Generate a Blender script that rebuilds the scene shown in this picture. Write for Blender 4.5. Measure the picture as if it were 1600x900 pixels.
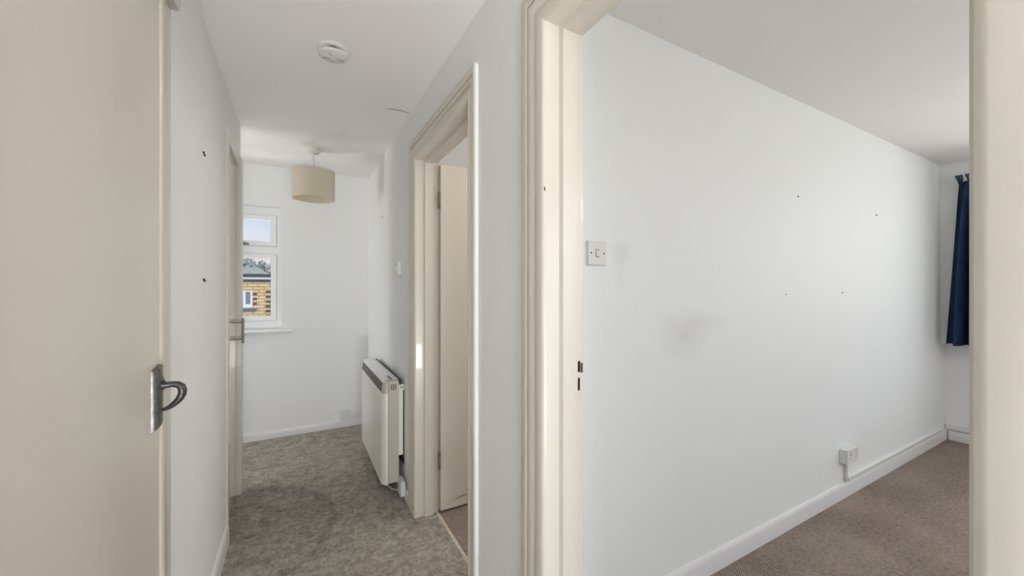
import bpy, bmesh, math, random
from math import sin, cos, pi, radians, atan2
from mathutils import Vector
random.seed(7)
for o in list(bpy.data.objects): bpy.data.objects.remove(o)
S = bpy.context.scene
COL = S.collection

# ---------------------------------------------------------------- camera
F = 607.0; YAW = 29.1
cam = bpy.data.cameras.new('camera'); cam.sensor_width = 36.0; cam.lens = 36.0 * F / 1600.0
cam.clip_start = 0.01; cam.clip_end = 300
co = bpy.data.objects.new('camera', cam); COL.objects.link(co)
co.location = (0, 0, 1.25); co.rotation_euler = (radians(90), 0, radians(-YAW)); S.camera = co
S.view_settings.view_transform = 'Standard'; S.view_settings.look = 'None'
S.view_settings.gamma = 1.0; S.view_settings.use_curve_mapping = False
S.view_settings.exposure = 0.0

# ---------------------------------------------------------------- sky
W = bpy.data.worlds.new('sky'); S.world = W; W.use_nodes = True
nt = W.node_tree; nt.nodes.clear()
def N(nt, t, **k):
    n = nt.nodes.new(t)
    for a, b in k.items(): setattr(n, a, b)
    return n
tc = N(nt, 'ShaderNodeTexCoord'); sp = N(nt, 'ShaderNodeSeparateXYZ'); nt.links.new(tc.outputs['Generated'], sp.inputs[0])
rmp = N(nt, 'ShaderNodeValToRGB'); e = rmp.color_ramp.elements
e[0].position = 0.0; e[0].color = (.74, .76, .78, 1)
e[1].position = 0.6; e[1].color = (.60, .66, .80, 1)
for p, c in ((.045, (.82, .83, .87, 1)), (.115, (.80, .83, .95, 1)), (.15, (.62, .73, .96, 1))):
    k = rmp.color_ramp.elements.new(p); k.color = c
noi = N(nt, 'ShaderNodeTexNoise'); noi.inputs['Scale'].default_value = 7; noi.inputs['Detail'].default_value = 4
nt.links.new(tc.outputs['Generated'], noi.inputs['Vector'])
m1 = N(nt, 'ShaderNodeMath', operation='MULTIPLY_ADD'); nt.links.new(noi.outputs[0], m1.inputs[0]); m1.inputs[1].default_value = .10
m0 = N(nt, 'ShaderNodeMath', operation='SUBTRACT'); nt.links.new(sp.outputs['Z'], m0.inputs[0]); m0.inputs[1].default_value = .05
nt.links.new(m0.outputs[0], m1.inputs[2]); nt.links.new(m1.outputs[0], rmp.inputs[0])
# the sky is brighter on the sun's side, which is behind the house
mp = N(nt, 'ShaderNodeMapRange'); nt.links.new(sp.outputs['Y'], mp.inputs[0])
mp.inputs[1].default_value = -.8; mp.inputs[2].default_value = .5; mp.inputs[3].default_value = 2.4; mp.inputs[4].default_value = 1.0
bg = N(nt, 'ShaderNodeBackground'); out = N(nt, 'ShaderNodeOutputWorld')
nt.links.new(rmp.outputs[0], bg.inputs[0]); nt.links.new(mp.outputs[0], bg.inputs[1]); nt.links.new(bg.outputs[0], out.inputs[0])

# ---------------------------------------------------------------- daylight through the openings, and added fill lamps
def area(name, loc, target, sx, sy, power, col=(1, 1, 1)):
    l = bpy.data.lights.new(name, 'AREA'); l.shape = 'RECTANGLE'; l.size = sx; l.size_y = sy; l.energy = power; l.color = col
    o = bpy.data.objects.new(name, l); COL.objects.link(o); o.location = loc
    o.rotation_euler = (Vector(target) - Vector(loc)).to_track_quat('-Z', 'Y').to_euler()
    return o
area('daylight_bedroom', (4.95, -.35, 1.50), (0, -.35, 1.35), 1.9, 1.25, 18.6, (.985, .985, 1))
area('fill_bedroom_side', (2.4, -2.75, 1.3), (2.2, 0, 1.0), 2.3, 1.3, 7.6, (.98, .985, 1))  # fill lamp at an unseen opening, added to even out the bedroom wall
area('daylight_room', (3.35, 1.85, 1.62), (0, 1.75, 1.45), .95, 1.1, 8.8, (1, .99, .98))
area('daylight_landing', (-.70, 4.9, 3.1), (-.45, 3.2, .6), 1.3, 1.3, 19.5, (1, 1, 1))
area('fill_stairwell', (-2.75, 3.35, 1.05), (0, 3.35, 1.2), .7, 1.2, 24.2, (1, 1, 1))  # fill lamp at an unseen opening, added to brighten the landing
# added fill lamps, low outside the openings, aimed up to brighten the ceilings
area('up_fill_hall', (.05, -2.2, .15), (.16, -1.5, 2.1), .9, .8, 87.3, (.965, .98, 1))
area('up_fill_room', (3.75, 1.85, .3), (2.2, 1.8, 2.25), .95, .8, 46.0, (1, .99, .98))
area('up_fill_bedroom', (7.4, -.35, -.3), (2.6, -.2, 2.25), 3.0, 1.5, 150, (.99, .99, 1))
area('up_fill_landing', (-.70, 4.55, .10), (-.45, 3.3, 2.0), 1.3, .9, 54.7, (1, 1, .99))

# ---------------------------------------------------------------- materials
def srgb(r, g, b):
    f = lambda v: (v / 255 / 12.92) if v <= 10 else ((v / 255 + .055) / 1.055) ** 2.4
    return (f(r), f(g), f(b), 1)
def mat(name, col, rough=.5, metal=0, bump=0, bscale=40, var=0, vscale=3, coat=0, spec=.5, col2=None):
    m = bpy.data.materials.new(name); m.use_nodes = True; t = m.node_tree; b = t.nodes['Principled BSDF']
    b.inputs['Base Color'].default_value = col; b.inputs['Roughness'].default_value = rough; b.inputs['Metallic'].default_value = metal
    b.inputs['Coat Weight'].default_value = coat; b.inputs['Coat Roughness'].default_value = .05
    b.inputs['Specular IOR Level'].default_value = spec
    c = t.nodes.new('ShaderNodeTexCoord')
    if var or col2:
        n = t.nodes.new('ShaderNodeTexNoise'); n.inputs['Scale'].default_value = vscale; n.inputs['Detail'].default_value = 5
        t.links.new(c.outputs['Object'], n.inputs['Vector'])
        r = t.nodes.new('ShaderNodeValToRGB'); r.color_ramp.elements[0].position = .35; r.color_ramp.elements[1].position = .65
        c2 = col2 or tuple(list(v * (1 - var) for v in col[:3]) + [1])
        r.color_ramp.elements[0].color = c2; r.color_ramp.elements[1].color = col
        t.links.new(n.outputs[0], r.inputs[0]); t.links.new(r.outputs[0], b.inputs['Base Color'])
    if bump:
        n = t.nodes.new('ShaderNodeTexNoise'); n.inputs['Scale'].default_value = bscale; n.inputs['Detail'].default_value = 3
        t.links.new(c.outputs['Object'], n.inputs['Vector'])
        q = t.nodes.new('ShaderNodeBump'); q.inputs['Strength'].default_value = bump; q.inputs['Distance'].default_value = .01
        t.links.new(n.outputs[0], q.inputs['Height']); t.links.new(q.outputs[0], b.inputs['Normal'])
    return m
M = {}
M['wall'] = mat('wall_paint', srgb(242, 242, 240), .6, bump=.06, bscale=14, var=.02, vscale=1.5)
M['ceil'] = mat('ceiling_paint', srgb(244, 242, 238), .75, bump=.08, bscale=9, var=.02, vscale=1.2)
M['cream'] = mat('cream_gloss', srgb(216, 209, 196), .30, bump=.05, bscale=18, var=.03, vscale=2, coat=.25)
M['door'] = mat('door_gloss', srgb(228, 219, 206), .30, bump=.03, bscale=7, var=.02, vscale=1.3, coat=.2)
M['cupdoor'] = mat('cupboard_gloss', srgb(224, 217, 204), .07, coat=.7)
M['skirt'] = mat('skirting_gloss', srgb(232, 231, 227), .3, coat=.2)
M['upvc'] = mat('upvc', srgb(244, 244, 243), .35)
M['rubber'] = mat('gasket', srgb(60, 62, 64), .7)
M['plastic'] = mat('white_plastic', srgb(226, 226, 220), .35)
M['trunk'] = mat('trunking_plastic', srgb(205, 205, 200), .4)
M['dark'] = mat('dark_hole', srgb(30, 26, 24), .9)
M['wood'] = mat('raw_wood', srgb(86, 58, 46), .8, bump=.3, bscale=60)
M['metal'] = mat('worn_aluminium', srgb(140, 140, 138), .38, metal=.85, var=.45, vscale=60, bump=.1, bscale=50)
M['metald'] = mat('dark_aluminium', srgb(104, 104, 104), .4, metal=.8, var=.4, vscale=70)
M['chrome'] = mat('brushed_nickel', srgb(128, 122, 108), .4, metal=.8)
M['hinge'] = mat('painted_hinge', srgb(170, 158, 140), .5, metal=.3, col2=srgb(90, 76, 60), vscale=90)
M['brass'] = mat('brass_strip', srgb(236, 226, 205), .35, metal=.3, var=.2, vscale=40)
M['heat'] = mat('heater_enamel', srgb(236, 237, 227), .28, coat=.2)
M['heat2'] = mat('heater_enamel_aged', srgb(200, 194, 178), .4)
M['grille'] = mat('heater_grille', srgb(118, 117, 112), .55)
M['vent'] = mat('vent_and_shade', srgb(62, 60, 55), .7)  # vents and seams, also the painted shade behind the heater
M['shade'] = mat('lampshade_fabric', srgb(236, 229, 211), .9, bump=.1, bscale=250)
M['curtain'] = mat('navy_curtain', srgb(36, 60, 92), .75, bump=.15, bscale=300, spec=.2, col2=srgb(28, 48, 78), vscale=12)
M['lining'] = mat('curtain_tape', srgb(205, 205, 205), .8)
M['render'] = mat('outer_render', srgb(190, 185, 175), .9)
M['slate'] = mat('roof_slate', srgb(180, 180, 166), .95, var=.3, vscale=4, bump=.4, bscale=20)
M['gutter'] = mat('black_gutter', srgb(58, 60, 68), .5)
M['fascia'] = mat('white_fascia', srgb(235, 235, 238), .5)
M['soffit'] = mat('blue_brick_band', srgb(92, 84, 92), .8)
M['sillb'] = mat('blue_sill', srgb(104, 104, 130), .7)
M['quoin'] = mat('dark_brick', srgb(102, 72, 66), .85)
M['glassd'] = mat('far_glass', srgb(128, 134, 138), .5)
M['leafg'] = mat('tree_leaf', srgb(206, 210, 200), .9, var=.4, vscale=3)
M['grass'] = mat('lawn', srgb(120, 130, 95), .95, var=.3, vscale=.5)
M['stain'] = mat('crack_grey', srgb(120, 112, 104), .9)  # brown-grey tone of the ceiling paint crack

def translucent_shade():
    m = M['shade']; t = m.node_tree; b = t.nodes['Principled BSDF']; o = t.nodes['Material Output']
    tr = t.nodes.new('ShaderNodeBsdfTranslucent'); tr.inputs[0].default_value = srgb(226, 214, 184)
    mx = t.nodes.new('ShaderNodeMixShader'); mx.inputs[0].default_value = .35
    t.links.new(b.outputs[0], mx.inputs[1]); t.links.new(tr.outputs[0], mx.inputs[2]); t.links.new(mx.outputs[0], o.inputs[0])
translucent_shade()
def glass():
    m = bpy.data.materials.new('window_glass'); m.use_nodes = True; t = m.node_tree; t.nodes.clear()
    tr = t.nodes.new('ShaderNodeBsdfTransparent'); g = t.nodes.new('ShaderNodeBsdfGlossy'); g.inputs['Roughness'].default_value = .02
    tr.inputs[0].default_value = (.97, .98, .975, 1)
    mx = t.nodes.new('ShaderNodeMixShader'); mx.inputs[0].default_value = .03; o = t.nodes.new('ShaderNodeOutputMaterial')
    t.links.new(tr.outputs[0], mx.inputs[1]); t.links.new(g.outputs[0], mx.inputs[2]); t.links.new(mx.outputs[0], o.inputs[0])
    return m
M['glass'] = glass()

def wall_smudged():
    """bedroom partition: same emulsion with the grubby hand marks by the switch and mid wall"""
    m = mat('wall_paint_smudged', srgb(238, 239, 236), .55, bump=.06, bscale=14)
    t = m.node_tree; b = t.nodes['Principled BSDF']
    geo = t.nodes.new('ShaderNodeNewGeometry')
    prev = None
    base = t.nodes.new('ShaderNodeRGB'); base.outputs[0].default_value = srgb(238, 239, 236); prev = base.outputs[0]
    nz = t.nodes.new('ShaderNodeTexNoise'); nz.inputs['Scale'].default_value = 6; nz.inputs['Detail'].default_value = 6
    t.links.new(geo.outputs['Position'], nz.inputs['Vector'])
    for (x, z, rx, rz, k) in ((1.42, 1.06, .20, .13, .30), (1.60, 1.10, .16, .06, .14), (1.06, 1.38, .07, .06, .28), (1.06, 1.31, .04, .09, .14)):
        s = t.nodes.new('ShaderNodeVectorMath'); s.operation = 'SUBTRACT'; s.inputs[1].default_value = (x, 1.07, z); t.links.new(geo.outputs['Position'], s.inputs[0])
        q = t.nodes.new('ShaderNodeVectorMath'); q.operation = 'MULTIPLY'; q.inputs[1].default_value = (1 / rx, 0, 1 / rz); t.links.new(s.outputs[0], q.inputs[0])
        l = t.nodes.new('ShaderNodeVectorMath'); l.operation = 'LENGTH'; t.links.new(q.outputs[0], l.inputs[0])
        r = t.nodes.new('ShaderNodeMapRange'); r.interpolation_type = 'SMOOTHSTEP'
        r.inputs[1].default_value = 1.1; r.inputs[2].default_value = 0.; r.inputs[3].default_value = 0; r.inputs[4].default_value = k
        t.links.new(l.outputs[1], r.inputs[0])
        mm = t.nodes.new('ShaderNodeMath'); mm.operation = 'MULTIPLY'; t.links.new(r.outputs[0], mm.inputs[0]); t.links.new(nz.outputs[0], mm.inputs[1])
        mx = t.nodes.new('ShaderNodeMix'); mx.data_type = 'RGBA'; t.links.new(mm.outputs[0], mx.inputs[0]); t.links.new(prev, mx.inputs[6])
        mx.inputs[7].default_value = srgb(128, 122, 116); prev = mx.outputs[2]
    t.links.new(prev, b.inputs['Base Color'])
    return m
M['wallb'] = wall_smudged()

def hall_carpet():
    m = mat('hall_carpet', srgb(150, 141, 130), .95, spec=.1)
    t = m.node_tree; b = t.nodes['Principled BSDF']; geo = t.nodes.new('ShaderNodeNewGeometry')
    def noise(sc, det, rough=.6):
        n = t.nodes.new('ShaderNodeTexNoise'); n.inputs['Scale'].default_value = sc; n.inputs['Detail'].default_value = det; n.inputs['Roughness'].default_value = rough
        t.links.new(geo.outputs['Position'], n.inputs['Vector']); return n
    a = noise(12, 12, .8); f = noise(42, 10, .9); w = noise(1.6, 3)
    r = t.nodes.new('ShaderNodeValToRGB'); r.color_ramp.elements[0].position = .32; r.color_ramp.elements[1].position = .70
    r.color_ramp.elements[0].color = srgb(132, 125, 115); r.color_ramp.elements[1].color = srgb(204, 195, 184)
    t.links.new(a.outputs[0], r.inputs[0])
    r2 = t.nodes.new('ShaderNodeValToRGB'); r2.color_ramp.elements[0].position = .38; r2.color_ramp.elements[1].position = .62
    r2.color_ramp.elements[0].color = (.36, .36, .36, 1); r2.color_ramp.elements[1].color = (1.62, 1.62, 1.62, 1); t.links.new(f.outputs[0], r2.inputs[0])
    mx = t.nodes.new('ShaderNodeMix'); mx.data_type = 'RGBA'; mx.blend_type = 'MULTIPLY'; mx.inputs[0].default_value = .8
    t.links.new(r.outputs[0], mx.inputs[6]); t.links.new(r2.outputs[0], mx.inputs[7])
    # worn arc left by the cupboard door (a ring of soiling round its hinge)
    s = t.nodes.new('ShaderNodeVectorMath'); s.operation = 'SUBTRACT'; s.inputs[1].default_value = (-.30, 2.38, 0); t.links.new(geo.outputs['Position'], s.inputs[0])
    l = t.nodes.new('ShaderNodeVectorMath'); l.operation = 'LENGTH'; t.links.new(s.outputs[0], l.inputs[0])
    def ring(r0, r1, k, inv=False):
        q = t.nodes.new('ShaderNodeMapRange'); q.interpolation_type = 'SMOOTHSTEP'
        q.inputs[1].default_value = r0; q.inputs[2].default_value = r1; q.inputs[3].default_value = k; q.inputs[4].default_value = 0
        t.links.new(l.outputs[1], q.inputs[0]); return q
    in1 = ring(.497, .515, .34); in2 = ring(.43, .49, .25)
    d = t.nodes.new('ShaderNodeMath'); d.operation = 'SUBTRACT'; t.links.new(in1.outputs[0], d.inputs[0]); t.links.new(in2.outputs[0], d.inputs[1])
    mx2 = t.nodes.new('ShaderNodeMix'); mx2.data_type = 'RGBA'; mx2.blend_type = 'MULTIPLY'; mx2.inputs[7].default_value = (.45, .45, .47, 1)
    t.links.new(d.outputs[0], mx2.inputs[0]); t.links.new(mx.outputs[2], mx2.inputs[6])
    # broad traffic patches
    r3 = t.nodes.new('ShaderNodeMapRange'); r3.inputs[1].default_value = .4; r3.inputs[2].default_value = .62; r3.inputs[3].default_value = 0; r3.inputs[4].default_value = .25
    t.links.new(w.outputs[0], r3.inputs[0])
    mx3 = t.nodes.new('ShaderNodeMix'); mx3.data_type = 'RGBA'; mx3.blend_type = 'MULTIPLY'; mx3.inputs[7].default_value = (.7, .67, .64, 1)
    t.links.new(r3.outputs[0], mx3.inputs[0]); t.links.new(mx2.outputs[2], mx3.inputs[6])
    t.links.new(mx3.outputs[2], b.inputs['Base Color'])
    q = t.nodes.new('ShaderNodeBump'); q.inputs['Strength'].default_value = .7; q.inputs['Distance'].default_value = .006
    t.links.new(f.outputs[0], q.inputs['Height']); t.links.new(q.outputs[0], b.inputs['Normal'])
    return m
M['hcarpet'] = hall_carpet()

def loop_carpet():
    m = mat('loop_carpet', srgb(120, 102, 92), .95, spec=.1)
    t = m.node_tree; b = t.nodes['Principled BSDF']; geo = t.nodes.new('ShaderNodeNewGeometry')
    mp = t.nodes.new('ShaderNodeMapping'); mp.inputs['Rotation'].default_value = (0, 0, radians(-45)); t.links.new(geo.outputs['Position'], mp.inputs['Vector'])
    def wave(d, sc, dist):
        w = t.nodes.new('ShaderNodeTexWave'); w.bands_direction = d; w.inputs['Scale'].default_value = sc; w.inputs['Distortion'].default_value = dist; w.inputs['Detail'].default_value = 2
        w.inputs['Detail Scale'].default_value = 3
        t.links.new(mp.outputs[0], w.inputs['Vector']); return w
    wx = wave('X', 33, 1.2); wy = wave('Y', 33, 1.2)
    mu = t.nodes.new('ShaderNodeMath'); mu.operation = 'MULTIPLY_ADD'; t.links.new(wx.outputs[1], mu.inputs[0]); mu.inputs[1].default_value = .5
    m5 = t.nodes.new('ShaderNodeMath'); m5.operation = 'MULTIPLY'; t.links.new(wy.outputs[1], m5.inputs[0]); m5.inputs[1].default_value = .5
    t.links.new(m5.outputs[0], mu.inputs[2])
    n = t.nodes.new('ShaderNodeTexNoise'); n.inputs['Scale'].default_value = 55; n.inputs['Detail'].default_value = 5; t.links.new(geo.outputs['Position'], n.inputs['Vector'])
    n2 = t.nodes.new('ShaderNodeTexNoise'); n2.inputs['Scale'].default_value = 3; n2.inputs['Detail'].default_value = 4; t.links.new(geo.outputs['Position'], n2.inputs['Vector'])
    ad = t.nodes.new('ShaderNodeMath'); ad.operation = 'MULTIPLY_ADD'; t.links.new(n.outputs[0], ad.inputs[0]); ad.inputs[1].default_value = .55; t.links.new(mu.outputs[0], ad.inputs[2])
    ad2 = t.nodes.new('ShaderNodeMath'); ad2.operation = 'MULTIPLY_ADD'; t.links.new(n2.outputs[0], ad2.inputs[0]); ad2.inputs[1].default_value = .5; t.links.new(ad.outputs[0], ad2.inputs[2])
    r = t.nodes.new('ShaderNodeValToRGB'); r.color_ramp.elements[0].position = .45; r.color_ramp.elements[1].position = 1.0
    r.color_ramp.elements[0].color = srgb(74, 60, 52); r.color_ramp.elements[1].color = srgb(196, 179, 167)
    sc = t.nodes.new('ShaderNodeMath'); sc.operation = 'MULTIPLY'; sc.inputs[1].default_value = .72; t.links.new(ad2.outputs[0], sc.inputs[0]); t.links.new(sc.outputs[0], r.inputs[0])
    t.links.new(r.outputs[0], b.inputs['Base Color'])
    q = t.nodes.new('ShaderNodeBump'); q.inputs['Strength'].default_value = .8; q.inputs['Distance'].default_value = .004
    t.links.new(mu.outputs[0], q.inputs['Height']); t.links.new(q.outputs[0], b.inputs['Normal'])
    return m
M['bcarpet'] = loop_carpet()

def brick():
    m = mat('yellow_brick', srgb(215, 180, 120), .9)
    t = m.node_tree; b = t.nodes['Principled BSDF']; c = t.nodes.new('ShaderNodeNewGeometry')
    mp = t.nodes.new('ShaderNodeMapping'); mp.inputs['Rotation'].default_value = (radians(-90), 0, 0); t.links.new(c.outputs['Position'], mp.inputs['Vector'])
    br = t.nodes.new('ShaderNodeTexBrick'); br.inputs['Color1'].default_value = srgb(240, 214, 160); br.inputs['Color2'].default_value = srgb(226, 192, 138)
    br.inputs['Mortar'].default_value = srgb(172, 142, 116); br.inputs['Scale'].default_value = 1; br.inputs['Mortar Size'].default_value = .022
    br.inputs['Brick Width'].default_value = .5; br.inputs['Row Height'].default_value = .165
    t.links.new(mp.outputs[0], br.inputs['Vector']); t.links.new(br.outputs[0], b.inputs['Base Color'])
    return m
M['brick'] = brick()

# ---------------------------------------------------------------- mesh helpers (world coordinates)
def box(bm, x0, x1, y0, y1, z0, z1, bev=0, seg=2):
    vs = [bm.verts.new((x, y, z)) for x in (x0, x1) for y in (y0, y1) for z in (z0, z1)]
    fs = [bm.faces.new([vs[i] for i in f]) for f in ((0, 1, 3, 2), (4, 6, 7, 5), (0, 4, 5, 1), (2, 3, 7, 6), (0, 2, 6, 4), (1, 5, 7, 3))]
    if bev:
        es = list({ed for f in fs for ed in f.edges})
        bmesh.ops.bevel(bm, geom=es, offset=bev, segments=seg, affect='EDGES', profile=.5)
def prism(bm, pts, axis, a, b):
    """closed outline pts (2D) extruded along axis from a to b. axis 'y': pts=(x,z); 'x': (y,z); 'z': (x,y)"""
    def P(p, t): return {'y': (p[0], t, p[1]), 'x': (t, p[0], p[1]), 'z': (p[0], p[1], t)}[axis]
    A = [bm.verts.new(P(p, a)) for p in pts]; B = [bm.verts.new(P(p, b)) for p in pts]
    bm.faces.new(A); bm.faces.new(B[::-1]); n = len(pts)
    for i in range(n): bm.faces.new((A[i], B[i], B[(i + 1) % n], A[(i + 1) % n]))
def lathe(bm, cx, cy, prof, n=48, axis='z'):
    rings = []
    for r, z in prof:
        if r < 1e-6: rings.append([bm.verts.new((cx, cy, z))]); continue
        rings.append([bm.verts.new((cx + r * cos(2 * pi * i / n), cy + r * sin(2 * pi * i / n), z)) for i in range(n)])
    for a, b in zip(rings, rings[1:]):
        for i in range(n):
            j = (i + 1) % n
            if len(a) == 1 and len(b) > 1: bm.faces.new((a[0], b[i], b[j]))
            elif len(b) == 1 and len(a) > 1: bm.faces.new((a[i], a[j], b[0]))
            elif len(a) > 1: bm.faces.new((a[i], a[j], b[j], b[i]))
def tube(bm, pts, rad, n=10, flat=None, up=(0, 1, 0)):
    """swept ellipse; rad may be a list; flat = ratio of the width along up to rad"""
    P = [Vector(p) for p in pts]; rad = rad if isinstance(rad, (list, tuple)) else [rad] * len(P); fl = flat or 1
    rings = []
    for i, p in enumerate(P):
        d = (P[min(i + 1, len(P) - 1)] - P[max(i - 1, 0)]).normalized()
        u = Vector(up); u = (u - d * u.dot(d))
        if u.length < 1e-3: u = Vector((1, 0, 0)) - d * d.x
        u.normalize(); v = d.cross(u)
        rings.append([bm.verts.new(p + u * (rad[i] * fl * cos(2 * pi * k / n)) + v * (rad[i] * sin(2 * pi * k / n))) for k in range(n)])
    for a, b in zip(rings, rings[1:]):
        for k in range(n): bm.faces.new((a[k], a[(k + 1) % n], b[(k + 1) % n], b[k]))
    bm.faces.new(rings[0][::-1]); bm.faces.new(rings[-1])
def cyl(bm, p0, p1, r, n=20): tube(bm, [p0, p1], r, n, up=(.3, .5, .81))
def wloc(o):
    v = Vector(o.location)
    while o.parent: o = o.parent; v += o.location
    return v
def link(name, bm, m, parent=None, loc=None, smooth=False, label=None):
    bmesh.ops.recalc_face_normals(bm, faces=bm.faces)
    xs = [v.co for v in bm.verts]
    if loc is None:
        loc = Vector(((min(v.x for v in xs) + max(v.x for v in xs)) / 2, (min(v.y for v in xs) + max(v.y for v in xs)) / 2, min(v.z for v in xs)))
    loc = Vector(loc); bmesh.ops.translate(bm, verts=bm.verts, vec=-loc)
    me = bpy.data.meshes.new(name); bm.to_mesh(me); bm.free(); me.materials.append(m)
    if smooth:
        for p in me.polygons: p.use_smooth = True
        try: me.set_sharp_from_angle(angle=radians(40))
        except Exception: pass
    o = bpy.data.objects.new(name, me); COL.objects.link(o)
    if parent: o.parent = parent; o.location = loc - wloc(parent)
    else: o.location = loc
    if label: o['label'] = label
    return o
def tag(o, label, cat, kind=None, group=None):
    o['label'] = label; o['category'] = cat
    if kind: o['kind'] = kind
    if group: o['group'] = group
    return o
def empty(name, loc, label, cat, kind=None, group=None):
    o = bpy.data.objects.new(name, None); COL.objects.link(o); o.location = loc; o.empty_display_size = .05
    return tag(o, label, cat, kind, group)
def bx(name, m, parent, *a, bev=0, seg=2, label=None, smooth=False):
    bm = bmesh.new(); box(bm, *a, bev=bev, seg=seg); return link(name, bm, m, parent, smooth=smooth, label=label)

CZ = 2.25          # ceiling
XR = .575          # hall face of the right-hand wall
XB = .690          # its bedroom face
XL = -.300         # hall face of the left-hand wall
# ---------------------------------------------------------------- floors and ceilings
def slab(name, m, label, cat, *boxes, bev=0):
    bm = bmesh.new()
    for b in boxes: box(bm, *b, bev=bev)
    return tag(link(name, bm, m), label, cat, 'structure')
slab('floor', M['hcarpet'], 'worn grey-beige pile carpet along the hall and landing', 'floor', (-2.7, .69, -1.7, 4.0, -.12, 0))
slab('floor_bedroom', M['bcarpet'], 'brown woven loop carpet of the bedroom on the right', 'floor', (.69, 5.1, -2.8, 1.12, -.12, 0))
slab('floor_room', M['bcarpet'], 'brown carpet seen through the middle doorway', 'floor', (.69, 3.3, 1.12, 3.6, -.12, -.001))
slab('ceiling', M['ceil'], 'off-white plaster ceiling over the hall and rooms', 'ceiling',
     (-1.2, .63, -1.9, 3.0, CZ, CZ + .2), (.63, 5.1, -2.9, 3.7, CZ, CZ + .2), bev=.006)
slab('ceiling_landing', M['ceil'], 'paler stretch of ceiling over the landing by the window', 'ceiling', (-2.9, .70, 2.98, 4.1, CZ + .018, CZ + .22))

# ---------------------------------------------------------------- walls
# right-hand wall of the hall with two door openings
D3 = (.1108, .842, 1.947)      # bedroom doorway  (near Y, far Y, head z) – faces of the jamb
D2 = (1.351, 2.096, 1.949)    # middle doorway
LIN = .03
bm = bmesh.new()
for y0, y1, z0, z1 in ((-1.7, D3[0] - LIN, 0, CZ), (D3[0] - LIN, D3[1] + LIN, D3[2] + LIN, CZ), (D3[1] + LIN, D2[0] - LIN, 0, CZ),
                       (D2[0] - LIN, D2[1] + LIN, D2[2] + LIN, CZ), (D2[1] + LIN, 3.0, 0, CZ)):
    box(bm, XR, XB, y0, y1, z0, z1 + (.004 if z1 == CZ else 0))
prism(bm, [(XR, 3.0), (XR + .002, 3.008), (XR + .012, 3.016), (XR + .012, 3.85), (XB, 3.85), (XB, 3.0)], 'z', 0, CZ + .017)
bmesh.ops.remove_doubles(bm, verts=bm.verts, dist=1e-5)
tag(link('wall_right', bm, M['wall']), 'white painted wall on the right of the hall, pierced by two doorways', 'wall', 'structure')
# left-hand wall
D1 = (.655, 1.262, 1.985)
bm = bmesh.new()
for y0, y1, z0, z1 in ((-1.7, D1[0] - LIN, 0, CZ), (D1[0] - LIN, D1[1] + LIN, D1[2] + LIN, CZ), (D1[1] + LIN, 2.352, 0, CZ), (2.352, 2.93, 2.0, CZ)):
    box(bm, -.42, XL, y0, y1, z0, z1 + (.004 if z1 == CZ else 0))
tag(link('wall_left', bm, M['wall']), 'white painted wall on the left of the hall between the two cupboard doors', 'wall', 'structure')
bm = bmesh.new(); box(bm, -2.6, -.31, 2.87, 2.93, 0, CZ + .004); box(bm, -1.1, -1.0, -1.7, 2.87, 0, CZ + .004)
tag(link('wall_cupboard', bm, M['wall']), 'white wall behind the hall cupboards', 'wall', 'structure')
# far wall with window opening
WX0, WX1, WZ0, WZ1 = -1.22, -.1045, .905, 1.93
bm = bmesh.new()
for x0, x1, z0, z1 in ((-2.7, WX0, 0, CZ + .017), (WX1, .70, 0, CZ + .017), (WX0, WX1, 0, WZ0), (WX0, WX1, WZ1, CZ + .017)):
    box(bm, x0, x1, 3.80, 4.02, z0, z1)
bmesh.ops.remove_doubles(bm, verts=bm.verts, dist=1e-5)
tag(link('wall_far', bm, M['wall']), 'white end wall of the landing with the small window', 'wall', 'structure')
bm = bmesh.new()
box(bm, -2.7, -2.6, 2.87, 3.0, 0, CZ + .017); box(bm, -2.7, -2.6, 3.72, 3.80, 0, CZ + .017)
box(bm, -2.7, -2.6, 3.0, 3.72, 0, .8); box(bm, -2.7, -2.6, 3.0, 3.72, 2.15, CZ + .017)
tag(link('wall_stairwell', bm, M['wall']), 'white side wall of the landing', 'wall', 'structure')
bm = bmesh.new()
box(bm, -.42, -.28, -1.7, -1.6, 0, CZ); box(bm, .54, XB, -1.7, -1.6, 0, CZ); box(bm, -.28, .54, -1.7, -1.6, 2.12, CZ)  # unseen opening, added to let the upward fill lamp in
tag(link('wall_back', bm, M['wall']), 'white wall at the near end of the hall with an added opening for fill light', 'wall', 'structure')
# bedroom partition, bedroom outer walls
bm = bmesh.new(); box(bm, XB, 5.0, 1.07, 1.17, 0, CZ + .004)
tag(link('wall_bedroom', bm, M['wallb']), 'long white bedroom wall with a grey smudge and a light switch', 'wall', 'structure')
bm = bmesh.new()
box(bm, 4.72, 4.85, .95, 1.08, 0, .80)                                  # under / beside
box(bm, 4.72, 4.85, -2.7, .95, 0, .80)
box(bm, 4.59, 4.84, .80, 1.08, .80, CZ + .004); box(bm, 4.59, 4.85, -2.7, -1.35, .80, CZ + .004)
box(bm, 4.59, 4.85, -1.35, .80, 2.12, CZ + .004)
tag(link('wall_bedroom_window', bm, M['wall']), 'white bedroom window wall behind the navy curtain', 'wall', 'structure')
bm = bmesh.new()
box(bm, XB, 1.0, -2.7, -2.6, 0, CZ); box(bm, 3.4, 4.85, -2.7, -2.6, 0, CZ); box(bm, 1.0, 3.4, -2.7, -2.6, 0, .8); box(bm, 1.0, 3.4, -2.7, -2.6, 2.15, CZ)
box(bm, XB - .1, XB, -2.7, -1.7, 0, CZ)
tag(link('wall_bedroom_side', bm, M['wall']), 'white outer wall of the bedroom', 'wall', 'structure')
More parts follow.
